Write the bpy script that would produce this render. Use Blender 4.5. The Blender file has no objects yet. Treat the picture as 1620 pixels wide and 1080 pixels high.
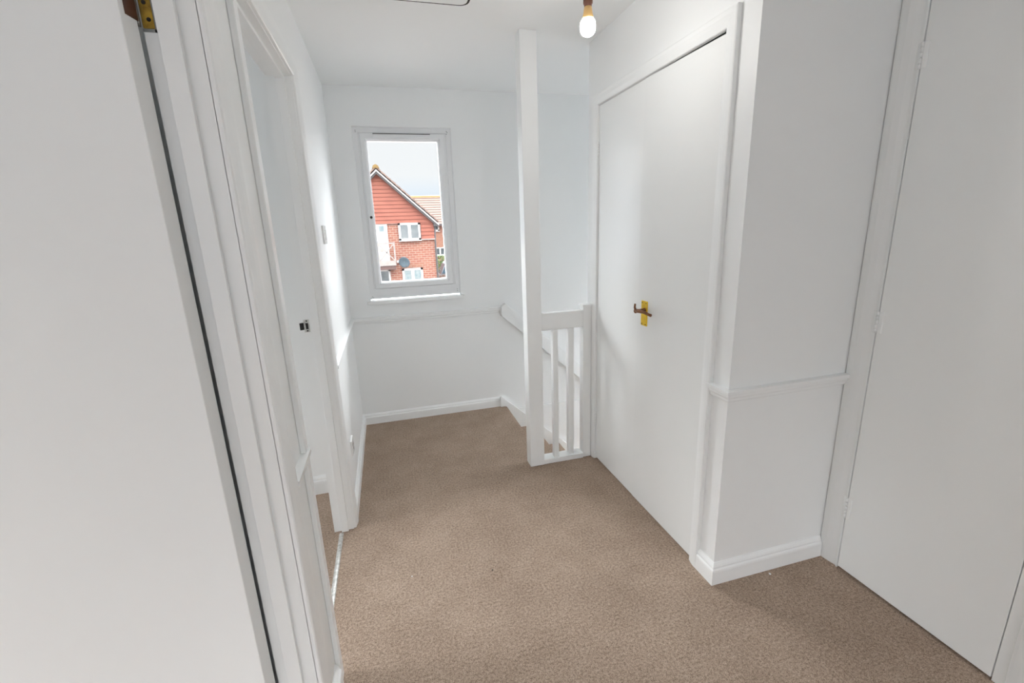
import bpy, bmesh, math, random
from mathutils import Vector, Matrix
random.seed(7)
S = bpy.context.scene
C = S.collection

# ------------------------------------------------------------------ camera, world, light, exposure
cam_d = bpy.data.cameras.new('camera'); cam = bpy.data.objects.new('camera', cam_d); C.objects.link(cam)
S.camera = cam
cam_d.sensor_width = 36.0; cam_d.lens = 36.0 * 712.65 / 1620.0
cam_d.clip_start = 0.01; cam_d.clip_end = 500
R_ = Vector((0.96285676, -0.26767592, -0.03544661)); U_ = Vector((0.0987648, 0.22696387, 0.9688823)); F_ = Vector((0.25130136, 0.93639575, -0.24497066))
cam.matrix_world = Matrix(((R_[0], U_[0], -F_[0], 0), (R_[1], U_[1], -F_[1], 0), (R_[2], U_[2], -F_[2], 1.3968), (0, 0, 0, 1)))

SKY_BACK = 0.88       # bright overcast sky on the side behind the camera
SKY_ZENITH = 10.0     # brighter overhead than near the roofs
SKY_FRONT = 0.82     # dimmer patch kept where the window shows the sky
BULB = 110.0
w = bpy.data.worlds.new('overcast_sky'); S.world = w; w.use_nodes = True
nt = w.node_tree; nt.nodes.clear()
tc = nt.nodes.new('ShaderNodeTexCoord'); sp = nt.nodes.new('ShaderNodeSeparateXYZ'); nt.links.new(tc.outputs['Generated'], sp.inputs[0])
rz = nt.nodes.new('ShaderNodeValToRGB'); nt.links.new(sp.outputs[2], rz.inputs[0])
rz.color_ramp.elements[0].position = 0.045; rz.color_ramp.elements[0].color = (0.74, 0.86, 1.0, 1)
rz.color_ramp.elements[1].position = 0.11; rz.color_ramp.elements[1].color = (0.97, 0.985, 1.0, 1)
ez = rz.color_ramp.elements.new(0.35); ez.color = (0.962, 0.972, 1.0, 1)
ya = nt.nodes.new('ShaderNodeMapRange'); nt.links.new(sp.outputs[1], ya.inputs[0]); ya.inputs[1].default_value = -1; ya.inputs[2].default_value = 1
ry = nt.nodes.new('ShaderNodeValToRGB'); nt.links.new(ya.outputs[0], ry.inputs[0])      # sky brightness by direction, raised at the unseen sides to light the interior
for i, (y_, v_) in enumerate(((-1.0, SKY_BACK), (-.2, SKY_BACK * 1.15), (.5, 3.6), (.84, 3.8), (.965, SKY_FRONT))):
    e_ = ry.color_ramp.elements[0] if i == 0 else ry.color_ramp.elements.new((y_ + 1) / 2) if i < 4 else ry.color_ramp.elements[-1]
    e_.position = (y_ + 1) / 2; e_.color = (v_, v_, v_, 1)
bg = nt.nodes.new('ShaderNodeBackground'); wo = nt.nodes.new('ShaderNodeOutputWorld')
el = nt.nodes.new('ShaderNodeMapRange'); nt.links.new(sp.outputs[2], el.inputs[0]); el.interpolation_type = 'SMOOTHSTEP'
el.inputs[1].default_value = 0.165; el.inputs[2].default_value = 0.5; el.inputs[3].default_value = 1.0; el.inputs[4].default_value = SKY_ZENITH
ml = nt.nodes.new('ShaderNodeMath'); ml.operation = 'MULTIPLY'; nt.links.new(ry.outputs[0], ml.inputs[0]); nt.links.new(el.outputs[0], ml.inputs[1])
nt.links.new(rz.outputs[0], bg.inputs[0]); nt.links.new(ml.outputs[0], bg.inputs[1]); nt.links.new(bg.outputs[0], wo.inputs[0])

S.view_settings.view_transform = 'Standard'; S.view_settings.look = 'None'
S.view_settings.exposure = 0.28; S.view_settings.gamma = 1.0; S.view_settings.use_curve_mapping = False
S.cycles.max_bounces = 14; S.cycles.diffuse_bounces = 10; S.cycles.glossy_bounces = 4
S.cycles.use_denoising = True
S.cycles.sample_clamp_indirect = 6.0

# ------------------------------------------------------------------ materials
def mat(name, col, rough=0.6, metal=0.0, noise=None, bump=None, spec=0.5):
    m = bpy.data.materials.new(name); m.use_nodes = True
    t = m.node_tree; b = t.nodes['Principled BSDF']
    b.inputs['Base Color'].default_value = (*col, 1); b.inputs['Roughness'].default_value = rough
    b.inputs['Metallic'].default_value = metal; b.inputs['Specular IOR Level'].default_value = spec
    co = t.nodes.new('ShaderNodeTexCoord')
    if noise:                       # (scale, second colour)
        n = t.nodes.new('ShaderNodeTexNoise'); n.inputs['Scale'].default_value = noise[0]; n.inputs['Detail'].default_value = 4
        t.links.new(co.outputs['Object'], n.inputs['Vector'])
        r = t.nodes.new('ShaderNodeValToRGB'); r.color_ramp.elements[0].position = .35; r.color_ramp.elements[1].position = .65
        r.color_ramp.elements[0].color = (*col, 1); r.color_ramp.elements[1].color = (*noise[1], 1)
        t.links.new(n.outputs['Fac'], r.inputs[0]); t.links.new(r.outputs[0], b.inputs['Base Color'])
    if bump:                        # (scale, strength, distance)
        n = t.nodes.new('ShaderNodeTexNoise'); n.inputs['Scale'].default_value = bump[0]; n.inputs['Detail'].default_value = 3
        t.links.new(co.outputs['Object'], n.inputs['Vector'])
        u = t.nodes.new('ShaderNodeBump'); u.inputs['Strength'].default_value = bump[1]; u.inputs['Distance'].default_value = bump[2]
        t.links.new(n.outputs['Fac'], u.inputs['Height']); t.links.new(u.outputs[0], b.inputs['Normal'])
    return m

M_wall = mat('white_emulsion', (0.845, 0.860, 0.862), 0.42, noise=(1.5, (0.857, 0.870, 0.868)), bump=(9, 0.12, 0.004), spec=0.5)
M_ceil = mat('ceiling_emulsion', (0.87, 0.885, 0.885), 0.8, bump=(14, 0.1, 0.003), spec=0.2)
M_gloss = mat('white_satin_paint', (0.85, 0.866, 0.866), 0.30, noise=(3, (0.860, 0.874, 0.872)), bump=(4, 0.02, 0.002), spec=0.45)
M_door = mat('door_satin_paint', (0.835, 0.850, 0.846), 0.48, noise=(2, (0.845, 0.858, 0.852)), bump=(5, 0.06, 0.004), spec=0.45)
M_door2 = mat('door_gloss_paint', (0.84, 0.855, 0.85), 0.30, noise=(2, (0.85, 0.862, 0.856)), bump=(4, 0.05, 0.004), spec=0.55)
M_upvc = mat('white_plastic_frame', (0.80, 0.81, 0.82), 0.3)
M_brass = mat('aged_brass', (0.42, 0.27, 0.05), 0.35, 1.0, noise=(60, (0.22, 0.13, 0.03)))
M_yellow = mat('polished_brass', (0.85, 0.58, 0.04), 0.3, 0.65, noise=(40, (0.74, 0.47, 0.03)))
M_brown = mat('tarnished_brown_brass', (0.13, 0.045, 0.015), 0.4, 0.5, noise=(80, (0.22, 0.09, 0.03)))
M_dark = mat('dark_metal', (0.02, 0.018, 0.016), 0.5, 0.4)
M_grime = mat('dark_gap', (0.03, 0.027, 0.022), 0.9)
M_steel = mat('bare_steel', (0.25, 0.25, 0.24), 0.35, 0.9)
M_alu = mat('scratched_aluminium', (0.42, 0.42, 0.40), 0.5, 0.3, noise=(60, (0.68, 0.68, 0.66)))
M_bulbbase = mat('yellowed_bulb_collar', (0.78, 0.50, 0.20), 0.45)
M_holder = mat('brown_lamp_holder', (0.09, 0.035, 0.02), 0.35)
M_ivory = mat('white_socket_plastic', (0.83, 0.83, 0.82), 0.25)

def carpet_mat():
    m = bpy.data.materials.new('taupe_twist_carpet'); m.use_nodes = True
    t = m.node_tree; b = t.nodes['Principled BSDF']; b.inputs['Roughness'].default_value = 1.0; b.inputs['Specular IOR Level'].default_value = 0.1
    co = t.nodes.new('ShaderNodeTexCoord')
    def noise(sc, det, rough=.5):
        n = t.nodes.new('ShaderNodeTexNoise'); n.inputs['Scale'].default_value = sc; n.inputs['Detail'].default_value = det; n.inputs['Roughness'].default_value = rough
        t.links.new(co.outputs['Object'], n.inputs['Vector']); return n
    n1 = noise(330, 2, .6); n2 = noise(4.2, 6, .68); n3 = noise(110, 3, .7)
    r1 = t.nodes.new('ShaderNodeValToRGB'); r1.color_ramp.elements[0].position = .36; r1.color_ramp.elements[1].position = .66
    r1.color_ramp.elements[0].color = (0.155, 0.110, 0.080, 1); r1.color_ramp.elements[1].color = (0.605, 0.475, 0.378, 1)
    mx = t.nodes.new('ShaderNodeMath'); mx.operation = 'ADD'
    m1 = t.nodes.new('ShaderNodeMath'); m1.operation = 'MULTIPLY'; m1.inputs[1].default_value = .55
    m2 = t.nodes.new('ShaderNodeMath'); m2.operation = 'MULTIPLY'; m2.inputs[1].default_value = .45
    t.links.new(n1.outputs['Fac'], m1.inputs[0]); t.links.new(n3.outputs['Fac'], m2.inputs[0])
    t.links.new(m1.outputs[0], mx.inputs[0]); t.links.new(m2.outputs[0], mx.inputs[1]); t.links.new(mx.outputs[0], r1.inputs[0])
    r2 = t.nodes.new('ShaderNodeValToRGB'); r2.color_ramp.elements[0].position = .36; r2.color_ramp.elements[1].position = .64
    r2.color_ramp.elements[0].color = (0.83, 0.815, 0.80, 1); r2.color_ramp.elements[1].color = (1.0, 1.0, 1.0, 1)
    t.links.new(n2.outputs['Fac'], r2.inputs[0])
    mm = t.nodes.new('ShaderNodeMix'); mm.data_type = 'RGBA'; mm.blend_type = 'MULTIPLY'; mm.inputs[0].default_value = 1.0
    t.links.new(r1.outputs[0], mm.inputs[6]); t.links.new(r2.outputs[0], mm.inputs[7]); t.links.new(mm.outputs[2], b.inputs['Base Color'])
    u = t.nodes.new('ShaderNodeBump'); u.inputs['Strength'].default_value = 0.6; u.inputs['Distance'].default_value = 0.004
    t.links.new(mx.outputs[0], u.inputs['Height']); t.links.new(u.outputs[0], b.inputs['Normal'])
    return m
M_carpet = carpet_mat()

def glass_mat(name, tint=(1, 1, 1)):
    m = bpy.data.materials.new(name); m.use_nodes = True; t = m.node_tree; t.nodes.clear()
    o = t.nodes.new('ShaderNodeOutputMaterial'); tr = t.nodes.new('ShaderNodeBsdfTransparent'); tr.inputs[0].default_value = (*tint, 1)
    gl = t.nodes.new('ShaderNodeBsdfGlossy'); gl.inputs['Roughness'].default_value = 0.02
    fr = t.nodes.new('ShaderNodeFresnel'); fr.inputs[0].default_value = 1.35; mx = t.nodes.new('ShaderNodeMixShader')
    t.links.new(fr.outputs[0], mx.inputs[0]); t.links.new(tr.outputs[0], mx.inputs[1]); t.links.new(gl.outputs[0], mx.inputs[2]); t.links.new(mx.outputs[0], o.inputs[0])
    return m
M_glass = glass_mat('clear_glass', (0.98, 0.99, 0.99))

def emit_mat(name, col, s):
    m = bpy.data.materials.new(name); m.use_nodes = True; t = m.node_tree; b = t.nodes['Principled BSDF']
    b.inputs['Base Color'].default_value = (0.9, 0.9, 0.88, 1)
    b.inputs['Emission Color'].default_value = (*col, 1); b.inputs['Emission Strength'].default_value = s
    return m
M_bulb = emit_mat('lit_opal_bulb', (1.0, 0.975, 0.94), BULB)

def brick_mat(name, c1, c2, mortar, w_=0.225, h_=0.075):
    m = bpy.data.materials.new(name); m.use_nodes = True; t = m.node_tree; b = t.nodes['Principled BSDF']; b.inputs['Roughness'].default_value = .9
    co = t.nodes.new('ShaderNodeTexCoord'); s = t.nodes.new('ShaderNodeSeparateXYZ'); cb = t.nodes.new('ShaderNodeCombineXYZ')
    ad = t.nodes.new('ShaderNodeMath'); ad.operation = 'ADD'
    t.links.new(co.outputs['Object'], s.inputs[0]); t.links.new(s.outputs[0], ad.inputs[0]); t.links.new(s.outputs[1], ad.inputs[1])
    t.links.new(ad.outputs[0], cb.inputs[0]); t.links.new(s.outputs[2], cb.inputs[1])
    k = t.nodes.new('ShaderNodeTexBrick'); t.links.new(cb.outputs[0], k.inputs['Vector'])
    k.inputs['Color1'].default_value = (*c1, 1); k.inputs['Color2'].default_value = (*c2, 1); k.inputs['Mortar'].default_value = (*mortar, 1)
    k.inputs['Scale'].default_value = 1.0; k.inputs['Brick Width'].default_value = w_; k.inputs['Row Height'].default_value = h_; k.inputs['Mortar Size'].default_value = 0.011
    t.links.new(k.outputs['Color'], b.inputs['Base Color'])
    u = t.nodes.new('ShaderNodeBump'); u.inputs['Strength'].default_value = 0.5; u.inputs['Distance'].default_value = 0.01; u.invert = True
    t.links.new(k.outputs['Fac'], u.inputs['Height']); t.links.new(u.outputs[0], b.inputs['Normal'])
    return m
M_brick = brick_mat('orange_red_brick', (0.21, 0.083, 0.052), (0.18, 0.058, 0.037), (0.27, 0.205, 0.165), 0.3, 0.115)
M_brick_far = brick_mat('far_orange_brick', (0.22, 0.10, 0.06), (0.20, 0.08, 0.05), (0.25, 0.18, 0.14), 0.3, 0.12)
M_tile_hung = mat('clay_tile', (0.215, 0.070, 0.045), 0.85, noise=(2.5, (0.185, 0.058, 0.037)))
M_roof = mat('brown_roof_tile', (0.19, 0.13, 0.105), 0.9, noise=(5, (0.13, 0.09, 0.075)))
M_roof2 = mat('orange_brown_roof_tile', (0.085, 0.05, 0.036), 0.9, noise=(3, (0.068, 0.044, 0.036)))
M_ridge = mat('lichened_ridge_tile', (0.17, 0.11, 0.035), 0.9, noise=(8, (0.14, 0.085, 0.03)))
M_extwhite = mat('exterior_white', (0.42, 0.42, 0.415), 0.5)
M_extdark = mat('exterior_dark_and_soffit_shade', (0.05, 0.045, 0.045), 0.8)  # dark pipes and gutters, also the shade strip below the bargeboard
M_extglass = mat('dark_house_glass', (0.035, 0.045, 0.05), 0.12, noise=(3, (0.07, 0.08, 0.08)))
M_paleglass = mat('pale_house_glass', (0.09, 0.13, 0.14), 0.15, noise=(4, (0.16, 0.19, 0.19)))
M_timber = mat('weathered_timber', (0.19, 0.17, 0.16), 0.85, noise=(6, (0.24, 0.21, 0.19)))
M_deck = mat('brown_decking', (0.08, 0.045, 0.038), 0.8)
M_dish = mat('blue_grey_dish', (0.06, 0.09, 0.11), 0.5)
M_leaf = mat('green_leaf', (0.03, 0.08, 0.015), 0.7, noise=(20, (0.07, 0.14, 0.03)))
M_bark = mat('grey_bark', (0.10, 0.08, 0.06), 0.9)
M_van = mat('pale_van_paint', (0.20, 0.24, 0.27), 0.3)
M_vanglass = mat('van_glass', (0.05, 0.09, 0.12), 0.1)
M_tyre = mat('black_tyre', (0.02, 0.02, 0.02), 0.8)
M_ground = mat('outdoor_tarmac', (0.10, 0.085, 0.075), 0.95, noise=(2, (0.12, 0.10, 0.09)))
M_fence = mat('brown_fence', (0.13, 0.09, 0.065), 0.9, noise=(9, (0.10, 0.065, 0.05)))
M_outer = mat('outer_brickwork_plain', (0.45, 0.25, 0.18), 0.9)

# ------------------------------------------------------------------ mesh helpers
def bx(bm, x0, x1, y0, y1, z0, z1, bev=0.0, M=None):
    vs = [bm.verts.new((x, y, z)) for x in (x0, x1) for y in (y0, y1) for z in (z0, z1)]
    q = [(0, 1, 3, 2), (4, 6, 7, 5), (0, 4, 5, 1), (2, 3, 7, 6), (0, 2, 6, 4), (1, 5, 7, 3)]
    fs = [bm.faces.new([vs[i] for i in f]) for f in q]
    if bev > 0:
        es = set(e for f in fs for e in f.edges)
        r = bmesh.ops.bevel(bm, geom=list(es), offset=bev, segments=2, affect='EDGES', profile=.6)
        vs = list(set(v for f in r['faces'] for v in f.verts) | set(v for v in vs if v.is_valid))
    if M is not None:
        for v in vs: v.co = M @ v.co
    return vs
def prism(bm, pts, axis, a, b):
    """polygon pts in the plane across axis ('x': (y,z), 'y': (x,z), 'z': (x,y)), extruded from a to b"""
    def P(p, t):
        return {'x': (t, p[0], p[1]), 'y': (p[0], t, p[1]), 'z': (p[0], p[1], t)}[axis]
    A = [bm.verts.new(P(p, a)) for p in pts]; B = [bm.verts.new(P(p, b)) for p in pts]
    n = len(pts); bm.faces.new(A); bm.faces.new(B[::-1])
    for i in range(n): bm.faces.new((A[i], A[(i + 1) % n], B[(i + 1) % n], B[i]))
    return A + B
def sweep(bm, path, N, prof, side=1):
    """sweep a profile of (lateral, along N) points along a mitred polyline lying across N"""
    N = Vector(N).normalized(); P = [Vector(p) for p in path]; n = len(P); rings = []
    for i in range(n):
        ts = []
        if i > 0: ts.append((P[i] - P[i - 1]).normalized())
        if i < n - 1: ts.append((P[i + 1] - P[i]).normalized())
        ls = [t.cross(N) * side for t in ts]
        l = ls[0] if len(ls) == 1 else (ls[0] + ls[1]) / (1 + ls[0].dot(ls[1]))
        rings.append([bm.verts.new(P[i] + l * u + N * v) for u, v in prof])
    k = len(prof)
    for i in range(n - 1):
        for j in range(k):
            bm.faces.new((rings[i][j], rings[i][(j + 1) % k], rings[i + 1][(j + 1) % k], rings[i + 1][j]))
    bm.faces.new(rings[0]); bm.faces.new(rings[-1][::-1])
def lathe(bm, prof, M=None, seg=24):
    rings = []
    for r, z in prof:
        if r < 1e-6: rings.append([bm.verts.new((0, 0, z))])
        else: rings.append([bm.verts.new((r * math.cos(2 * math.pi * i / seg), r * math.sin(2 * math.pi * i / seg), z)) for i in range(seg)])
    for a, b in zip(rings, rings[1:]):
        for i in range(seg):
            j = (i + 1) % seg
            if len(a) == 1 and len(b) == 1: continue
            if len(a) == 1: bm.faces.new((a[0], b[j], b[i]))
            elif len(b) == 1: bm.faces.new((a[i], a[j], b[0]))
            else: bm.faces.new((a[i], a[j], b[j], b[i]))
    if len(rings[0]) > 1: bm.faces.new(rings[0][::-1])
    if len(rings[-1]) > 1: bm.faces.new(rings[-1])
    if M is not None:
        for ring in rings:
            for v in ring: v.co = M @ v.co
def tube(bm, pts, r, seg=8):
    P = [Vector(p) for p in pts]; rings = []
    for i in range(len(P)):
        t = (P[min(i + 1, len(P) - 1)] - P[max(i - 1, 0)]).normalized()
        a = t.orthogonal().normalized() if abs(t.z) > .9 else t.cross(Vector((0, 0, 1))).normalized()
        b = t.cross(a); rr = r[i] if isinstance(r, (list, tuple)) else r
        rings.append([bm.verts.new(P[i] + a * rr * math.cos(2 * math.pi * k / seg) + b * rr * math.sin(2 * math.pi * k / seg)) for k in range(seg)])
    for A, B in zip(rings, rings[1:]):
        for k in range(seg): bm.faces.new((A[k], A[(k + 1) % seg], B[(k + 1) % seg], B[k]))
    bm.faces.new(rings[0][::-1]); bm.faces.new(rings[-1])

def obj(name, bm, m, parent=None, smooth=False):
    bmesh.ops.recalc_face_normals(bm, faces=bm.faces)
    me = bpy.data.meshes.new(name); bm.to_mesh(me); bm.free()
    me.materials.append(m)
    if smooth:
        for p in me.polygons: p.use_smooth = True
    o = bpy.data.objects.new(name, me); C.objects.link(o)
    if parent is not None:
        o.parent = parent; o.matrix_parent_inverse = Matrix.Translation(parent.location).inverted()
    return o
def tag(o, label, cat, group=None, kind=None):
    o['label'] = label; o['category'] = cat
    if group: o['group'] = group
    if kind: o['kind'] = kind
    return o
def thing(name, label, cat, loc, group=None, kind=None):
    o = bpy.data.objects.new(name, None); C.objects.link(o); o.location = loc; o.empty_display_size = .1
    return tag(o, label, cat, group, kind)
def struct(name, bm, m, label, cat, smooth=False):
    return tag(obj(name, bm, m, None, smooth), label, cat, None, 'structure')
NB = bmesh.new

# ------------------------------------------------------------------ room dimensions
XL, XLB = -0.281, -0.3695          # left wall hall face / room face
YB = 3.334                         # wall with the window
XR = 1.127                         # cupboard wall
YP = 1.2526                        # face of the short pier wall
XR2 = 1.673                        # wall of the right door
ZC = 2.31
XS = 0.828                         # edge of the landing
YR = 2.435                         # end of the cupboard wall / side of the stairwell
YE = -3.2                         # hall end behind the camera, left open to let sky light in

# floor and ceiling
b = NB()
bx(b, -2.6, XS - .02, YE, YB, -0.03, 0.0)
bx(b, XS - .02, XR2 + .12, YE, 2.41, -0.03, 0.0)
prism(b, [(XS - .02, 0.0), (XS - .004, -.004), (XS, -.014), (XS - .004, -.027), (XS - .02, -.03)], 'y', 2.405, YB)
struct('floor', b, M_carpet, 'taupe twist pile carpet covering the landing', 'carpet')
b = NB(); bx(b, -2.6, XS - .02, YE, YB, -.26, -.031); bx(b, XS - .02, XR2 + .12, YE, 2.40, -.26, -.031)
struct('trim_1', b, M_wall, 'white floor edge facing down into the stairwell', 'trim')
b = NB(); bx(b, -2.7, 3.6, YE, YB + .3, ZC, ZC + .12)
struct('ceiling', b, M_ceil, 'plain white plastered ceiling over the landing', 'ceiling')

# left wall with two door openings
b = NB()
ZH = 1.985
bx(b, XLB, XL, YE, .26, 0, ZC)
bx(b, XLB, XL, .26, 1.037, ZH + .03, ZC)
bx(b, XLB, XL, 1.037, 1.285, 0, ZC)
bx(b, XLB, XL, 1.285, 2.062, ZH + .03, ZC)
bx(b, XLB, XL, 2.062, YB, 0, ZC)
struct('wall_left', b, M_wall, 'white wall on the left with two doorways', 'wall')
# rooms beyond the left wall
b = NB(); bx(b, -2.6, XLB, 1.20, 1.27, 0, ZC)
struct('wall_partition', b, M_wall, 'white partition between the two rooms on the left', 'wall')
b = NB(); bx(b, -2.6, XLB, 2.455, 2.55, 0, ZC)
struct('wall_bedroom', b, M_wall, 'white room wall seen through the left doorway', 'wall')
b = NB()  # openings put in out of view to bring sky light into these rooms
for y0, y1, z0, z1 in ((YE, 2.55, 0, .85), (YE, 2.55, 2.05, ZC), (YE, .35, .85, 2.05), (.9, 1.45, .85, 2.05), (2.05, 2.55, .85, 2.05)):
    bx(b, -2.7, -2.6, y0, y1, z0, z1)
struct('wall_far_left', b, M_wall, 'outer wall of the left rooms with unseen openings added for daylight', 'wall')

# back wall with window opening
wl, wr, wt, wb = -0.1315, 0.510, 2.070, 0.922
b = NB()
def ring_wall(b, y, X0, X1, Z0, Z1):
    return [b.verts.new(p) for p in ((X0, y, Z0), (X1, y, Z0), (X1, y, Z1), (X0, y, Z1))]
O1 = ring_wall(b, YB, -.40, 3.5, -2.75, ZC); I1 = ring_wall(b, YB, wl, wr, wb, wt)
O2 = ring_wall(b, YB + .12, -.40, 3.5, -2.75, ZC + .2); I2 = ring_wall(b, YB + .12, wl, wr, wb, wt)
for i in range(4):
    j = (i + 1) % 4
    b.faces.new((O1[i], O1[j], I1[j], I1[i])); b.faces.new((O2[i], O2[j], I2[j], I2[i])); b.faces.new((I1[i], I1[j], I2[j], I2[i])); b.faces.new((O1[i], O1[j], O2[j], O2[i]))
es = [e for e in b.edges if e.verts[0] in I1 and e.verts[1] in I1]
bmesh.ops.bevel(b, geom=es, offset=.007, segments=3, affect='EDGES', profile=.5)
struct('wall_back', b, M_wall, 'white wall at the end of the landing around the window', 'wall')

# right side: cupboard wall, pier, right door wall, stairwell
b = NB()
bx(b, XR, XR + .11, YP, 1.387, 0, ZC); bx(b, XR + .11, XR2 + .11, YP, YP + .11, 0, ZC)
bx(b, XR, XR + .11, 1.387, 2.306, ZH, ZC)
bx(b, XR, XR + .11, 2.306, YR, 0, ZC)
bx(b, XR + .11, 3.5, YR - .11, YR, -2.75, ZC); bx(b, XR, XR + .11, YR - .11, YR, -2.75, 0)
struct('wall_right', b, M_wall, 'white wall holding the double cupboard doors', 'wall')
b = NB()
bx(b, XR2, XR2 + .11, YE, .637, 0, ZC); bx(b, XR2, XR2 + .11, .637, 1.170, 2.02, ZC); bx(b, XR2, XR2 + .11, 1.170, YP - .0005, 0, ZC)
bx(b, XR2 + .075, XR2 + .11, .637, 1.170, 0, 2.02)
struct('wall_far_right', b, M_wall, 'white wall around the right door', 'wall')
b = NB(); bx(b, 3.4, 3.5, YR, YB, -2.75, -.3); bx(b, 3.4, 3.5, YR, YB, 1.7, ZC); bx(b, 3.4, 3.5, YR, 2.55, -.3, 1.7); bx(b, 3.4, 3.5, 3.2, YB, -.3, 1.7); bx(b, .5, 3.5, YR, YB, -2.80, -2.75); bx(b, .70, .80, YR, YB, -2.75, -.27); bx(b, .8, XR + .02, YR - .11, YR - .035, -2.75, -.27)  # end wall opening added out of view to send daylight up to the ceiling
struct('wall_stairwell', b, M_wall, 'white stairwell walls with an added unseen daylight opening', 'wall')

# ------------------------------------------------------------------ skirtings and dado rails
SK = [(0, 0), (.018, 0), (.018, .050), (.0165, .056), (.012, .060), (.012, .066), (.009, .072), (.004, .078), (0, .079)]
def skirt(name, path, side, label, h=1.0):
    b = NB(); sweep(b, path, (0, 0, 1), [(u, v * h) for u, v in SK], side)
    return struct(name, b, M_gloss, label, 'skirting board')
skirt('baseboard_back', [(XL, 2.133, 0), (XL, YB, 0), (.775, YB, 0)], 1, 'white skirting along the left wall and under the window')
skirt('baseboard_left', [(XL, 1.103, 0), (XL, 1.245, 0)], 1, 'short white skirting between the two left doorways', 1.1)
skirt('baseboard_right', [(XR, 1.336, 0), (XR, YP, 0), (XR2 - .02, YP, 0)], 1, 'white skirting wrapped around the short pier wall', 1.15)
skirt('baseboard_bedroom', [(-2.6, 2.455, 0), (XLB, 2.455, 0)], 1, 'white skirting in the room through the left doorway', 1.35)
DR = [(0, 0), (.008, 0), (.010, .004), (.009, .012), (.013, .013), (.016, .020), (.015, .027), (.021, .028), (.022, .034), (.022, .043), (0, .045)]
def dado(name, path, side, label, z=.767):
    b = NB(); sweep(b, [(x, y, z) for x, y in path], (0, 0, 1), DR, side)
    return struct(name, b, M_gloss, label, 'dado rail')
dado('trim_2', [(XL, 2.130), (XL, YB), (.812, YB)], 1, 'white dado rail below the window')
dado('trim_3', [(XL, 1.099), (XL, 1.288)], 1, 'stub of white dado rail between the left doorways')
dado('trim_4', [(XR, 1.345), (XR, YP), (XR2 - .018, YP)], 1, 'white dado rail around the short pier wall')

# ------------------------------------------------------------------ architraves
AR = [(0, 0), (0, .010), (.003, .013), (.010, .014), (.026, .018), (.044, .0205), (.060, .0205), (.066, .018), (.066, 0)]
def arch(name, path, N, side, label, wid=.066, proud=1.0, stretch=None):
    b = NB(); sweep(b, path, N, [(u * wid / .066, v * proud) for u, v in AR], side)
    return struct(name, b, M_gloss, label, 'door architrave')
# doorway nearer the camera (open door leaf)
a = arch('trim_5', [(XL, .222, 0), (XL, .222, ZH + .004), (XL, 1.036, ZH + .004), (XL, 1.036, 0)], (1, 0, 0), -1, 'moulded white architrave of the nearest left doorway', .064, .95)
b = NB()
bx(b, XLB, XL + .001, 1.036, 1.060, 0, ZH + .03); bx(b, XLB, XL + .001, .222, .260, 0, ZH + .03); bx(b, XLB, XL + .001, .26, 1.036, ZH, ZH + .03)
obj('lining', b, M_gloss, a)
b = NB()
bx(b, -.345, -.312, 1.0235, 1.036, 0, ZH, .0015); bx(b, -.345, -.312, .26, 1.0235, ZH - .012, ZH, .0015); bx(b, -.345, -.312, .26, .272, 0, ZH - .012)
obj('door_stop', b, M_gloss, a)
# second left doorway
a = arch('trim_6', [(XL, 2.066, 0), (XL, 2.066, ZH + .005), (XL, 1.2875, ZH + .005)], (1, 0, 0), 1, 'moulded white architrave of the doorway beside the window wall', .066, .95)
b = NB(); bx(b, XL, XL + .015, 1.252, 1.288, 0, ZH + .03, .003); obj('near_architrave', b, M_gloss, a)
b = NB()
bx(b, XLB, XL + .001, 2.060, 2.085, 0, ZH + .03); bx(b, XLB, XL + .001, 1.262, 1.2885, 0, ZH + .03); bx(b, XLB, XL + .001, 1.2885, 2.060, ZH, ZH + .03)
obj('lining', b, M_gloss, a)
b = NB()
bx(b, -.335, -.303, 2.047, 2.060, 0, ZH, .0015); bx(b, -.335, -.303, 1.2885, 2.047, ZH - .013, ZH, .0015)
obj('door_stop', b, M_gloss, a)
# strike plate with its bent lip
sp_ = NB(); bx(sp_, -.3665, -.344, 2.0585, 2.0605, .992, 1.047, .0006); st = obj('strike_plate', sp_, M_alu, a); st['label'] = 'small metal strike plate'
b = NB(); bx(b, -.359, -.349, 2.0555, 2.0592, 1.006, 1.032); obj('latch_hole', b, M_dark, st)
b = NB(); prism(b, [(-.3665, 2.0585), (-.376, 2.050), (-.382, 2.052), (-.380, 2.056), (-.372, 2.0605)], 'z', 1.004, 1.034); obj('strike_lip', b, M_dark, st)
b = NB()
for z in (.998, 1.041): lathe(b, [(.0030, 0), (.0033, .0012), (0, .0016)], Matrix.Translation((-.354, 2.0585, z)) @ Matrix.Rotation(math.pi / 2, 4, 'X'), 10)
obj('screw_heads', b, M_dark, st)
# cupboard double doors
a = arch('trim_7', [(XR, 1.3865, 0), (XR, 1.3865, ZH + .001), (XR, 2.3065, ZH + .001), (XR, 2.3065, 0)], (-1, 0, 0), 1, 'moulded white architrave around the double cupboard doors', .052, .9)
b = NB(); bx(b, XR + .004, XR + .10, 1.378, 1.3875, 0, ZH + .01); bx(b, XR + .004, XR + .10, 2.3055, 2.315, 0, ZH + .01); bx(b, XR + .004, XR + .10, 1.378, 2.315, ZH, ZH + .01); obj('lining', b, M_gloss, a)
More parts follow.
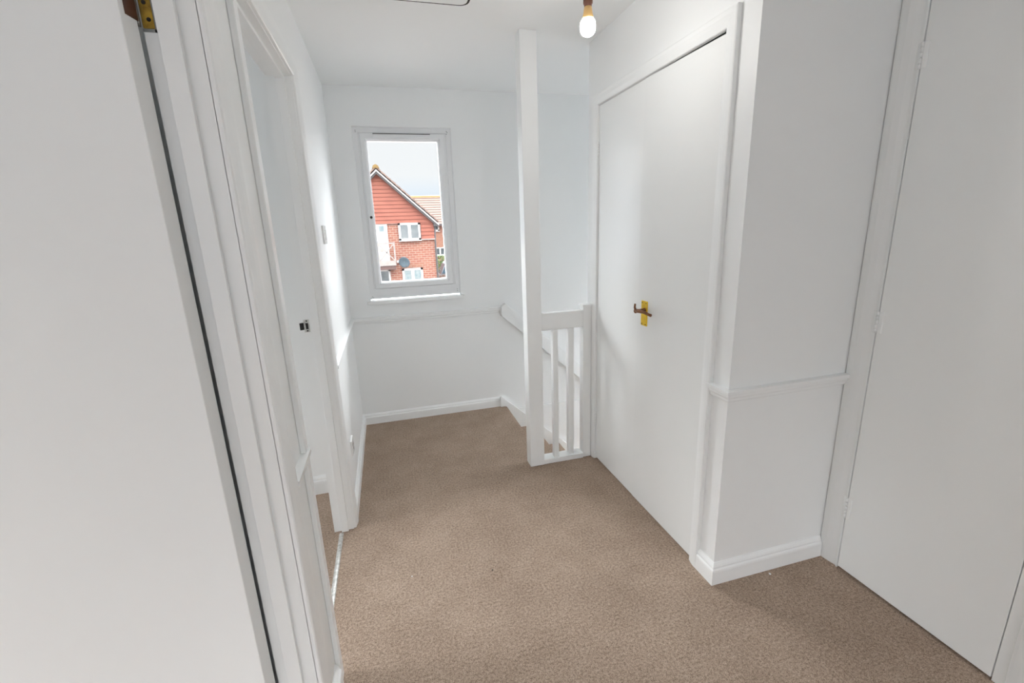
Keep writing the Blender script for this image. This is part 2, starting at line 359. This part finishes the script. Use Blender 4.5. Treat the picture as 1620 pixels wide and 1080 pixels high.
# right door
a = arch('trim_8', [(XR2, 1.171, 0), (XR2, 1.171, 2.06)], (-1, 0, 0), -1, 'white architrave between the pier wall and the right door', .0785, .9)
b = NB(); bx(b, XR2 - .017, XR2 + .075, 1.1665, 1.1715, 0, 2.03); obj('lining', b, M_gloss, a)
b = NB(); bx(b, XR2 - .013, XR2 + .075, .637, .6655, 0, 2.03, .001); obj('closing_jamb', b, M_gloss, a)
arch('trim_9', [(XR2 - .003, .637, 0), (XR2 - .003, .637, 2.06)], (-1, 0, 0), 1, 'white architrave on the near side of the right door', .068, 1.3)

# ------------------------------------------------------------------ doors
def hinge(bm, x, y, z0, z1, r=.0055, seg=10):
    n = 5; h = (z1 - z0) / n
    for i in range(n):
        lathe(bm, [(r, .0006), (r, h - .0006)], Matrix.Translation((x, y, z0 + i * h)), seg)
# door_1: the open leaf on the left
th = math.radians(12)
d = thing('door_1', 'plain white flush door standing open at the left', 'door', (-.380, .985, 0), kind='structure')
Md = Matrix.Translation((-.380, .985, 0)) @ Matrix(((-math.cos(th), math.sin(th), 0, 0), (math.sin(th), math.cos(th), 0, 0), (0, 0, 1, 0), (0, 0, 0, 1)))
b = NB(); bx(b, 0, .762, 0, .040, .008, 1.978, .0022, Md); obj('door_leaf', b, M_door, d)
b = NB(); hh = obj_h = None
b = NB(); bx(b, -.3685, -.3505, 1.0335, 1.0355, 1.757, 1.838, .0005); hg = obj('butt_hinge', b, M_brass, d); hg['label'] = 'aged brass butt hinge'
b = NB(); hinge(b, -.3725, 1.0285, 1.757, 1.838, .0034); obj('hinge_knuckle', b, M_steel, hg, True)
b = NB(); bx(b, -.0014, .0006, .012, .041, 1.764, 1.838, .0003, Md); obj('hinge_leaf', b, M_holder, hg)
b = NB()
for z, x in ((1.771, -.3575), (1.797, -.3605), (1.823, -.3575)): lathe(b, [(.0036, 0), (.0032, .0008), (.001, .0002)], Matrix.Translation((x, 1.0335, z)) @ Matrix.Rotation(math.pi / 2, 4, 'X'), 12)
obj('hinge_screws', b, M_dark, hg)
b = NB(); bx(b, -.3515, -.3475, 1.0345, 1.0358, 1.752, 1.84); bx(b, -.3695, -.3475, 1.0345, 1.0358, 1.752, 1.7565); obj('hinge_recess', b, M_steel, hg)

# door_2: pair of cupboard doors
ys = 1.874
d = thing('door_2', 'pair of flat white cupboard doors with one brass handle', 'door', (XR, ys, 0), kind='structure')
b = NB(); bx(b, XR, XR + .036, ys + .0012, 2.3035, .010, 1.9832, .0012); obj('door_leaf', b, M_door2, d)
b = NB(); prism(b, [(1.3900, .010), (ys - .0008, .010), (ys - .0008, 1.9832), (1.3900, 1.9765)], 'x', XR - .0015, XR + .035); obj('door_leaf', b, M_door, d)
for yh, zz in ((2.3050, ((1.745, 1.812), (.222, .31))), (1.3885, ((1.752, 1.835), (.243, .298)))):
    for z0, z1 in zz:
        b = NB(); hinge(b, XR - .004, yh, z0, z1, .0042); obj('hinge', b, M_gloss, d, True)
# lever handle
b = NB(); bx(b, XR - .0065, XR - .0015, 1.7885, 1.8365, .934, 1.049, .0018); pl = obj('handle_plate', b, M_yellow, d); pl['label'] = 'yellow brass lever backplate'
b = NB()
lathe(b, [(.0105, 0), (.0115, .004), (.0085, .010), (.0078, .036), (.010, .042), (.0105, .050), (.008, .053), (0, .054)], Matrix.Translation((XR - .006, 1.806, 1.008)) @ Matrix.Rotation(-math.pi / 2, 4, 'Y'), 16)
tube(b, [(XR - .050, 1.806, 1.009), (XR - .0535, 1.775, 1.0125), (XR - .052, 1.74, 1.013), (XR - .049, 1.705, 1.008), (XR - .046, 1.692, 1.006)], [.0095, .0090, .0072, .0062, .0066], 10)
tube(b, [(XR - .052, 1.809, 1.010), (XR - .054, 1.8135, 1.024), (XR - .053, 1.813, 1.040)], [.0066, .0048, .0042], 8)
lv = obj('lever', b, M_brown, pl, True)
b = NB()
for y in (1.797, 1.8285):
    for z in (.9415, 1.040): lathe(b, [(.0032, 0), (.0028, .0009), (0, .0011)], Matrix.Translation((XR - .0065, y, z)) @ Matrix.Rotation(-math.pi / 2, 4, 'Y'), 10)
obj('screws', b, M_dark, pl)

# door_3: right door
d = thing('door_3', 'narrow flat white door with painted hinges at the right', 'door', (XR2, .92, 0), kind='structure')
b = NB(); bx(b, XR2 - .0145, XR2 + .024, .6680, 1.1640, .009, 2.018, .0012); obj('door_leaf', b, M_door, d)
for z0, z1 in ((1.829, 1.905), (.987, 1.064), (.232, .318)):
    b = NB(); hinge(b, XR2 - .0185, 1.1660, z0, z1, .0045); bx(b, XR2 - .0165, XR2 - .012, 1.148, 1.180, z0, z1, .0015); obj('hinge', b, M_gloss, d, True)

# threshold strip of the second left doorway
b = NB(); prism(b, [(-.346, 0), (-.343, .003), (-.336, .0045), (-.329, .003), (-.326, 0)], 'y', 1.30, 2.040)
tag(obj('threshold_strip', b, M_alu), 'thin metal carpet strip across the left doorway', 'threshold strip')

# ------------------------------------------------------------------ window
wy = YB + .016
W = thing('window_1', 'white plastic casement window above the dado rail', 'window', ((wl + wr) / 2, wy, wb), kind='structure')
def ring(b, x0, x1, z0, z1, l, r, bo, t, y0, y1, bev=.002):
    bx(b, x0, x0 + l, y0, y1, z0, z1, bev); bx(b, x1 - r, x1, y0, y1, z0, z1, bev)
    bx(b, x0 + l, x1 - r, y0 + .0002, y1, z0, z0 + bo, bev); bx(b, x0 + l, x1 - r, y0 + .0002, y1, z1 - t, z1, bev)
def frame_prof(name, x0, x1, z0, z1, prof, y, m, parent):
    b = NB(); c = [(x0, y, z0), (x1, y, z0), (x1, y, z1), (x0, y, z1)]
    P = [Vector(p) for p in c]; N = Vector((0, -1, 0)); rings = []
    for i in range(4):
        t1 = (P[i] - P[i - 1]).normalized(); t2 = (P[(i + 1) % 4] - P[i]).normalized()
        l1, l2 = N.cross(t1), N.cross(t2); l = (l1 + l2) / (1 + l1.dot(l2)); cen = Vector(((x0 + x1) / 2, y, (z0 + z1) / 2))
        if l.dot(cen - P[i]) < 0: l = -l
        rings.append([b.verts.new(P[i] + l * u + N * v) for u, v in prof])
    k = len(prof)
    for i in range(4):
        for j in range(k): b.faces.new((rings[i][j], rings[i][(j + 1) % k], rings[(i + 1) % 4][(j + 1) % k], rings[(i + 1) % 4][j]))
    return obj(name, b, m, parent)
frame_prof('window_frame', wl - .004, wr + .004, .935, wt + .004, [(0, -.06), (0, 0), (.034, 0), (.038, -.004), (.055, -.004), (.055, -.06)], wy, M_upvc, W)
b = NB(); bx(b, wl + .03, wr - .03, wy - .0005, wy + .05, .96, 1.006, .001); obj('frame_sill_member', b, M_upvc, W)
sx0, sx1, sz0, sz1 = -.090, .4635, 1.008, 2.0325
sash = frame_prof('sash', sx0, sx1, sz0, sz1, [(0, -.05), (0, .004), (.003, .008), (.028, .008), (.036, .002), (.044, -.012), (.044, -.05)], wy, M_upvc, W)
b = NB(); bx(b, sx0 + .035, sx1 - .035, wy + .024, wy + .028, sz0 + .035, sz1 - .035); obj('glass_pane', b, M_glass, W)
b = NB(); bx(b, -.004, .363, wy - .0185, wy - .008, 2.006, 2.0265, .003); v = obj('trickle_vent', b, M_upvc, W)
b = NB(); bx(b, -.004, .372, wy - .010, wy - .006, 2.0285, 2.0325); obj('vent_slot', b, M_grime, v)
b = NB(); lathe(b, [(.009, 0), (.009, .006), (.006, .010), (0, .011)], Matrix.Translation((-.0685, wy - .008, 1.498)) @ Matrix.Rotation(math.pi / 2, 4, 'X'), 14); obj('handle_spindle', b, M_dark, W)
b = NB()
for x, z in ((-.112, 2.050), (-.112, 2.041), (.486, 2.052), (.484, 2.034), (.490, 2.045), (-.118, .952), (-.112, .945), (.492, .955), (.491, .968)):
    lathe(b, [(.0028, 0), (.0028, .002), (0, .0026)], Matrix.Translation((x, wy, z)) @ Matrix.Rotation(math.pi / 2, 4, 'X'), 8)
obj('frame_screws', b, M_steel, W)
b = NB(); bx(b, wl - .024, wr + .024, YB - .032, YB - .0, .902, .925, .004); bx(b, wl + .001, wr - .001, YB - .01, wy + .05, .905, .925); obj('window_sill', b, M_gloss, W)

# ------------------------------------------------------------------ stair balustrade
B = thing('stair_balustrade', 'white newel post with short balustrade beside the stairs', 'balustrade', (.758, 2.37, 0))
b = NB(); bx(b, .7150, .8020, 2.3290, 2.4080, 0.001, ZC, .004); obj('newel_post', b, M_gloss, B)
b = NB(); bx(b, .8015, 1.0560, 2.3400, 2.3850, .827, .926, .004); obj('top_rail', b, M_gloss, B)
b = NB(); bx(b, .8015, 1.0560, 2.3320, 2.4050, .001, .031, .003); obj('base_rail', b, M_gloss, B)
for x0, x1 in ((.870, .902), (.964, 1.000)):
    b = NB(); bx(b, x0, x1, 2.3450, 2.3770, .030, .829, .002); obj('baluster', b, M_gloss, B)
b = NB(); bx(b, 1.0555, 1.1070, 2.3400, 2.3880, .001, .952, .003); hn = obj('half_newel', b, M_gloss, B)
b = NB(); bx(b, 1.050, 1.1075, 2.335, 2.392, .946, .957, .002); obj('newel_cap', b, M_gloss, hn)

# ------------------------------------------------------------------ staircase
K = .90; RISE = .2; GO = RISE / K
T = thing('staircase', 'carpeted stairs going down to the right behind the newel', 'staircase', (.83, 2.9, 0))
for i in range(1, 12):
    x0 = XS + GO * (i - 1); z = -RISE * i
    b = NB(); prism(b, [(x0 - .018, z + RISE - .03), (x0 - .018, z - .03), (x0 + GO, z - .03), (x0 + GO + .0, z - .026), (x0 + GO + .004, z - .014), (x0 + GO, z - .002), (x0 + GO - .006, z), (x0 + .0, z), (x0 + .0, z + RISE - .03)], 'y', YR + .002, YB - .030)
    obj('stair_tread', b, M_carpet, T)
def strg(y0, y1):
    b = NB(); X1 = 3.3
    prism(b, [(.775, .079), (.79, .079), (X1, .079 - K * (X1 - .79)), (X1, -.30 - K * (X1 - .79)), (.80, -.26), (.80, 0.0), (.775, 0.0)], 'y', y0, y1)
    return b
obj('wall_string', strg(YB - .030, YB - .001), M_gloss, T)

R = thing('stair_handrail', 'flat white boxed handrail sloping down the window wall', 'handrail', (.81, YB, .8))
b = NB(); X1 = 3.1
vs = prism(b, [(.812, .812), (.812, .742), (X1, .742 - K * (X1 - .812)), (X1, .742 + .125 - K * (X1 - .812)), (.845, .838)], 'y', YB - .036, YB - .001)
bmesh.ops.bevel(b, geom=[e for e in b.edges], offset=.002, segments=1, affect='EDGES')
obj('rail_board', b, M_gloss, R)
b = NB(); bx(b, .93, 3.4, YB - .013, YB, -.30, -.042, .003)
struct('trim_10', b, M_gloss, 'white floor level apron band along the stairwell wall', 'trim')

# ------------------------------------------------------------------ fittings
L = thing('light_switch', 'white light switch on the left wall near the window', 'light switch', (XL, 2.42, 1.40))
b = NB(); bx(b, XL, XL + .009, 2.372, 2.458, 1.352, 1.438, .002); obj('switch_plate', b, M_ivory, L)
b = NB(); bx(b, XL + .008, XL + .013, 2.402, 2.428, 1.372, 1.418, .001); obj('rocker', b, M_ivory, L)
L = thing('wall_socket', 'white electrical socket low on the left wall', 'socket', (XL, 2.40, .29))
b = NB(); bx(b, XL, XL + .010, 2.348, 2.434, .240, .326, .002); obj('socket_plate', b, M_ivory, L)
b = NB(); bx(b, XL + .009, XL + .011, 2.375, 2.382, .285, .300); bx(b, XL + .009, XL + .011, 2.40, 2.407, .285, .300); bx(b, XL + .009, XL + .011, 2.386, 2.394, .265, .278); obj('socket_holes', b, M_dark, L)

P = thing('pendant_light', 'bare lit bulb hanging from a brown lamp holder', 'pendant light', (.709, 1.543, ZC))
MB = Matrix.Translation((.709, 1.543, 2.019 * .15)) @ Matrix.Scale(.85, 4)
b = NB(); lathe(b, [(.043, ZC), (.043, ZC - .012), (.030, ZC - .024), (.006, ZC - .028)], Matrix.Translation((.709, 1.543, 0)), 28); obj('ceiling_rose', b, M_ivory, P, True)
b = NB(); tube(b, [(.709, 1.543, ZC - .02), (.709, 1.543, 2.142)], .0032, 8); obj('cable', b, M_ivory, P)
b = NB(); lathe(b, [(.006, 2.170), (.012, 2.166), (.0165, 2.150), (.0165, 2.120), (.018, 2.118), (.018, 2.100), (.0145, 2.096), (.0145, 2.0895)], MB, 24); obj('lamp_holder', b, M_holder, P, True)
b = NB()
lathe(b, [(0, 1.989), (.010, 1.9905), (.020, 1.996), (.0265, 2.004), (.0297, 2.016), (.0297, 2.028), (.0272, 2.040), (.0222, 2.0475)], MB, 32)
bl = obj('light_bulb', b, M_bulb, P, True); bl['label'] = 'glowing opal bulb'
b = NB(); lathe(b, [(.0224, 2.0475), (.0212, 2.052), (.0165, 2.074), (.0145, 2.088), (.0125, 2.0905)], MB, 28); obj('bulb_collar', b, M_bulbbase, bl, True)

H = thing('loft_hatch', 'white round-cornered loft hatch edged by a dark gap', 'loft hatch', (.17, 1.87, ZC))
def rrect(x0, x1, y0, y1, r, n=6):
    out = []
    for cx, cy, a0 in ((x1 - r, y1 - r, 0), (x0 + r, y1 - r, 90), (x0 + r, y0 + r, 180), (x1 - r, y0 + r, 270)):
        for i in range(n + 1):
            a_ = math.radians(a0 + 90 * i / n); out.append((cx + r * math.cos(a_), cy + r * math.sin(a_)))
    return out
b = NB(); prism(b, rrect(-.10, .438, 1.60, 2.156, .040), 'z', ZC + .001, ZC - .0015); obj('hatch_gap', b, M_grime, H)
b = NB(); prism(b, rrect(-.090, .428, 1.610, 2.146, .032), 'z', ZC, ZC - .0030); obj('hatch_panel', b, M_gloss, H)

def crumb(label, x, y, r, m):
    b = NB(); bmesh.ops.create_icosphere(b, subdivisions=1, radius=r)
    for v_ in b.verts: v_.co = Vector((x + v_.co.x * random.uniform(.7, 1.5), y + v_.co.y * random.uniform(.7, 1.4), .002 + v_.co.z * .7))
    tag(obj('crumb', b, m), label, 'crumb', 'crumbs on the carpet')

# ------------------------------------------------------------------ outside: ground
b = NB(); bx(b, -30, 40, 4.2, 90, -2.95, -2.75)
struct('floor_outside', b, M_ground, 'paved ground between the houses outside', 'ground')

# ------------------------------------------------------------------ house opposite
YH = 25.0
Hs = thing('house', 'brick and tile-hung gabled house seen through the window', 'house', (0, YH, -2.75))
AX, AZ, KS = -.05, 4.42, .93
def roofz(x): return AZ - KS * abs(x - AX)
XH = 2.60; XH0 = 2 * AX - XH
b = NB(); prism(b, [(XH0, -2.75), (XH, -2.75), (XH, roofz(XH) - .02), (AX, AZ - .02), (XH0, roofz(XH0) - .02)], 'y', YH, YH + 6.2)
obj('brick_wall', b, M_brick, Hs)
# tile hanging: overlapping courses, the gable and the strip right of the upper window
b = NB(); h = .19; z = 1.815; k = 0
while z < AZ - .15:
    zt = min(z + h, AZ - .05)
    xr = AX + (AZ - zt) / KS; xl = 2 * AX - xr
    prism(b, [(YH - .085, z), (YH - .052, zt), (YH, zt), (YH, z)], 'x', max(XH0 - .03, xl), min(XH + .03, xr)); z += h
z = .985
while z < 1.80:
    prism(b, [(YH - .085, z), (YH - .052, min(z + h, 1.815)), (YH, min(z + h, 1.815)), (YH, z)], 'x', 1.93, XH + .03); z += h
obj('tile_hanging', b, M_tile_hung, Hs)
b = NB(); bx(b, 1.90, XH + .04, YH - .10, YH, .925, .985); bx(b, XH0, .77, YH - .07, YH, 1.79, 1.822); obj('lead_flashing', b, M_timber, Hs)
# roof
ro = NB()
for sgn in (1, -1):
    xe = AX + sgn * 2.92
    ze = AZ + .17 - KS * 2.92
    n = 13
    for i in range(n):      # stepped tile courses
        t0, t1 = i / n, (i + 1) / n
        xa, za = AX + sgn * 2.92 * t0, AZ + .17 - KS * 2.92 * t0
        xb, zb = AX + sgn * 2.92 * t1, AZ + .17 - KS * 2.92 * t1
        prism(ro, [(xa, za), (xb, zb + .028), (xb, zb - .06), (xa, za - .09)], 'y', YH - .30, YH + 6.4)
obj('roof', ro, M_roof, Hs)
b = NB()
for sgn in (1, -1):
    prism(b, [(AX, AZ + .015), (AX + sgn * 2.92, AZ + .015 - KS * 2.92), (AX + sgn * 2.92, AZ - .065 - KS * 2.92), (AX, AZ - .065)], 'y', YH - .335, YH - .295)
obj('bargeboard', b, M_extwhite, Hs)
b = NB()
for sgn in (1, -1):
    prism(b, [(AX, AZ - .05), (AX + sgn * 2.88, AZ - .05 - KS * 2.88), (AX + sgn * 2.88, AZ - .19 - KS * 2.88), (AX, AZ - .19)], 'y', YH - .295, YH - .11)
obj('soffit_shade_strip', b, M_extdark, Hs)  # dark strip standing in for the shadow under the verge
b = NB(); prism(b, [(AX - .17, AZ + .07), (AX - .12, AZ + .20), (AX, AZ + .26), (AX + .12, AZ + .20), (AX + .17, AZ + .07)], 'y', YH - .345, YH + 6.4); obj('ridge_tile', b, M_ridge, Hs)
b = NB(); tube(b, [(XH + .07, YH - .05, 1.75), (XH + .045, YH - .05, .9), (XH + .045, YH - .05, -2.7)], .045, 8); bx(b, XH + .0, XH + .26, YH - .29, YH - .0, 1.62, 1.74); obj('drainpipe', b, M_extdark, Hs)
def house_window(parent, x0, x1, z0, z1, y, glass, mull=True, fr=.075, sill=True):
    b = NB(); yy = y - .045
    bx(b, x0, x0 + fr, yy, y + .02, z0, z1); bx(b, x1 - fr, x1, yy, y + .02, z0, z1); bx(b, x0, x1, yy, y + .02, z0, z0 + fr); bx(b, x0, x1, yy, y + .02, z1 - fr, z1)
    if mull: bx(b, (x0 + x1) / 2 - fr * .75, (x0 + x1) / 2 + fr * .75, yy - .01, y + .02, z0, z1)
    if sill: bx(b, x0 - .03, x1 + .03, yy - .06, y, z0 - .04, z0)
    f = obj('window', b, M_extwhite, parent)
    b = NB(); bx(b, x0 + fr * .5, x1 - fr * .5, y - .02, y + .01, z0 + fr * .5, z1 - fr * .5); obj('pane', b, glass, f)
    return f
house_window(Hs, .775, 1.895, .935, 1.825, YH - .06, M_extglass, True, .105)
house_window(Hs, .775, 1.860, -1.45, -.525, YH, M_paleglass, True, .11)
f = house_window(Hs, -.42, .155, -2.45, -.515, YH, M_extglass, False, .095, False); 
# French door to the balcony
b = NB(); bx(b, -.50, .215, YH - .06, YH + .02, -.23, 1.825); fd = obj('balcony_door', b, M_extwhite, Hs)
b = NB(); bx(b, -.20, .05, YH - .068, YH - .055, 1.42, 1.72); obj('pane', b, M_paleglass, fd)
b = NB()
for i in range(11): bx(b, .80 + i * .105, .80 + i * .105 + .07, YH - .012, YH, -.50, -.28)
obj('soldier_course', b, M_brick_far, Hs)
# balcony
bl_ = NB(); YBf = YH - .55
bx(bl_, -1.0, .50, YBf, YH, -.30, -.10); Bc = obj('balcony', bl_, M_timber, Hs)
b = NB(); bx(b, -1.0, .46, YBf + .04, YH, -.50, -.31); obj('balcony_joist', b, M_deck, Bc)
b = NB()
bx(b, .43, .51, YBf, YBf + .07, -.12, .88); bx(b, -.98, -.90, YBf, YBf + .07, -.12, .88)
bx(b, -1.0, .51, YBf + .01, YBf + .06, .80, .87); bx(b, -1.0, .51, YBf + .01, YBf + .06, -.10, -.04); bx(b, -.33, -.28, YBf, YBf + .06, -.12, .85)
obj('balcony_rail', b, M_timber, Bc)
b = NB()
for (xa, za, xb, zb) in ((-.30, -.05, .45, .80), (-.30, .80, .45, -.05), (-.95, -.05, -.33, .80), (-.95, .80, -.33, -.05)):
    dx, dz = xb - xa, zb - za; l = math.hypot(dx, dz); ux, uz = -dz / l * .025, dx / l * .025
    prism(b, [(xa - ux, za - uz), (xb - ux, zb - uz), (xb + ux, zb + uz), (xa + ux, za + uz)], 'y', YBf + .02, YBf + .045)
lathe(b, [(.085, 0), (.085, .02), (0, .025)], Matrix.Translation((-.17, YBf + .02, .50)) @ Matrix.Rotation(math.pi / 2, 4, 'X'), 16)
obj('balcony_lattice', b, M_timber, Bc)
# satellite dish
D = thing('satellite_dish', 'blue-grey satellite dish on the opposite house wall', 'satellite dish', (.93, YH - .7, -.15))
MD = Matrix.Translation((.93, YH - .30, -.16)) @ Matrix.Rotation(math.radians(-18), 4, 'Z') @ Matrix.Rotation(math.radians(105), 4, 'X')
b = NB(); lathe(b, [(0, .0), (.10, .006), (.20, .028), (.29, .062), (.295, .066), (.285, .070), (.19, .040), (.10, .016), (0, .010)], MD, 28); obj('dish', b, M_dish, D, True)
b = NB(); tube(b, [(.93, YH - .30, -.16), (.80, YH - .16, -.16), (.62, YH - .02, -.14)], .022, 8); bx(b, .55, .70, YH - .05, YH, -.20, -.07); obj('bracket', b, M_extwhite, D)
b = NB(); tube(b, [(.97, YH - .34, -.42), (.99, YH - .62, -.36)], .012, 6); bx(b, .96, 1.02, YH - .68, YH - .60, -.40, -.32); obj('feed_arm', b, M_extdark, D)

# ------------------------------------------------------------------ house further back
YF = 34.0
Hb = thing('house', 'brick house with orange-brown roof behind the gabled house', 'house', (4, YF, -2.75))
b = NB(); prism(b, [(YF, -2.75), (YF, 2.0), (YF + 2.0, 3.80), (YF + 4.0, 2.0), (YF + 4.0, -2.75)], 'x', 1.2, 9.0); obj('brick_wall', b, M_brick_far, Hb)
b = NB(); n = 12
for s_, y0, y1 in ((1, YF - .25, YF + 2.0), (-1, YF + 4.25, YF + 2.0)):
    for i in range(n):
        ya = y0 + (y1 - y0) * i / n; yb = y0 + (y1 - y0) * (i + 1) / n
        za = 1.80 + 2.10 * i / n; zb = 1.80 + 2.10 * (i + 1) / n
        prism(b, [(ya, za + .05), (yb, zb + .015), (yb, zb - .05), (ya, za - .05)], 'x', 1.0, 9.2)
obj('roof', b, M_roof2, Hb)
b = NB(); prism(b, [(YF + 1.85, 3.80), (YF + 1.9, 3.93), (YF + 2.0, 3.96), (YF + 2.1, 3.93), (YF + 2.15, 3.80)], 'x', 1.0, 9.2); obj('ridge_tile', b, M_ridge, Hb)
b = NB(); bx(b, 1.0, 9.2, YF - .36, YF - .24, 1.72, 1.85); obj('gutter', b, M_extdark, Hb)
house_window(Hb, 3.10, 3.95, 1.34, 1.95, YF, M_extglass, False, .10)
house_window(Hb, 3.35, 4.45, -.40, .17, YF, M_extglass, True, .07)

# garden things between the houses
def leafy(name, label, cat, clumps, n, size, seed, stem=None, group=None):
    rnd = random.Random(seed); b = NB()
    for cx, cy, cz, r in clumps:
        for _ in range(n):
            u = Vector((rnd.gauss(0, 1), rnd.gauss(0, 1), rnd.gauss(0, 1))).normalized() * r * rnd.random() ** .4
            c = Vector((cx, cy, cz)) + u; a_ = Vector((rnd.gauss(0, 1), rnd.gauss(0, 1), rnd.gauss(0, 1))).normalized()
            t_ = a_.orthogonal().normalized(); s_ = size * rnd.uniform(.6, 1.3); q = a_.cross(t_)
            f_ = [b.verts.new(c + t_ * s_), b.verts.new(c + q * s_ * .5), b.verts.new(c - t_ * s_), b.verts.new(c - q * s_ * .5)]
            b.faces.new(f_)
    base = (clumps[0][0], clumps[0][1], -2.75)
    o = thing(name, label, cat, base, group); obj('foliage', b, M_leaf, o)
    if stem:
        b = NB(); tube(b, [base] + stem, [.07] + [.05] * (len(stem) - 1) + [.015], 6); obj('stem', b, M_bark, o)
leafy('shrub', 'green shrub under the far house window', 'shrub', [(3.65, 32.2, -.75, .50), (4.15, 32.3, -.80, .48), (3.3, 32.3, -1.1, .55), (4.5, 32.3, -1.2, .6), (3.8, 32.3, -1.5, .7)], 260, .07, 3, [(3.7, 32.2, -1.4), (3.75, 32.2, -.6)])
leafy('tree', 'thin leafy tree top rising beside the far roof', 'tree', [(3.97, 31.0, 4.55, .07), (4.02, 31.0, 4.30, .10), (4.10, 31.0, 3.85, .07), (4.14, 31.0, 3.62, .11), (4.36, 31.0, 3.95, .12), (4.38, 31.0, 3.55, .16), (4.42, 31.0, 3.1, .2), (4.45, 31.0, 2.6, .2), (4.7, 31.0, 2.2, .4), (4.9, 31.0, 3.2, .4)], 42, .05, 5, [(4.60, 31, 1.0), (4.45, 31, 3.0), (4.10, 31, 3.8), (3.98, 31, 4.6)])
# van
V = thing('van', 'pale blue-grey van parked behind the low brown fence', 'van', (4.2, 29, -2.75))
b = NB(); prism(b, [(3.08, -2.35), (3.08, -1.45), (3.22, -1.22), (3.50, -.62), (3.72, -.50), (6.6, -.50), (6.75, -.62), (6.80, -2.35)], 'y', 28.2, 29.9)
bmesh.ops.bevel(b, geom=[e for e in b.edges], offset=.06, segments=2, affect='EDGES'); obj('van_body', b, M_van, V, True)
b = NB(); prism(b, [(3.24, -1.20), (3.53, -.66), (4.55, -.66), (4.55, -1.20)], 'y', 28.17, 28.25); prism(b, [(3.19, -1.24), (3.48, -.64), (3.52, -.66), (3.24, -1.24)], 'y', 28.35, 29.75); obj('van_glass', b, M_vanglass, V)
for x in (3.75, 6.1):
    for y in (28.25, 29.75):
        b = NB(); lathe(b, [(.33, -.1), (.36, -.08), (.36, .08), (.33, .1)], Matrix.Translation((x, y, -2.38)) @ Matrix.Rotation(math.pi / 2, 4, 'X'), 20); obj('wheel', b, M_tyre, V)
Fn = thing('fence', 'low brown fence to the right of the gabled house', 'fence', (4, 26.5, -2.75))
b = NB()
for i in range(22): bx(b, 2.72 + i * .16, 2.72 + i * .16 + .145, 26.5, 26.53, -2.75, -1.12 - .02 * (i % 2)); 
obj('fence_boards', b, M_fence, Fn)
b = NB(); bx(b, 2.72, 6.3, 26.53, 26.58, -1.35, -1.26); obj('fence_rail', b, M_fence, Fn)

crumb('tiny dark crumb in the middle of the carpet', .302, 1.581, .0035, M_dark)
crumb('tiny pale crumb on the carpet left of the dark one', -.026, 1.65, .003, M_ivory)
crumb('pale crumb on the carpet below the short pier wall', 1.371, 1.215, .005, M_ivory)
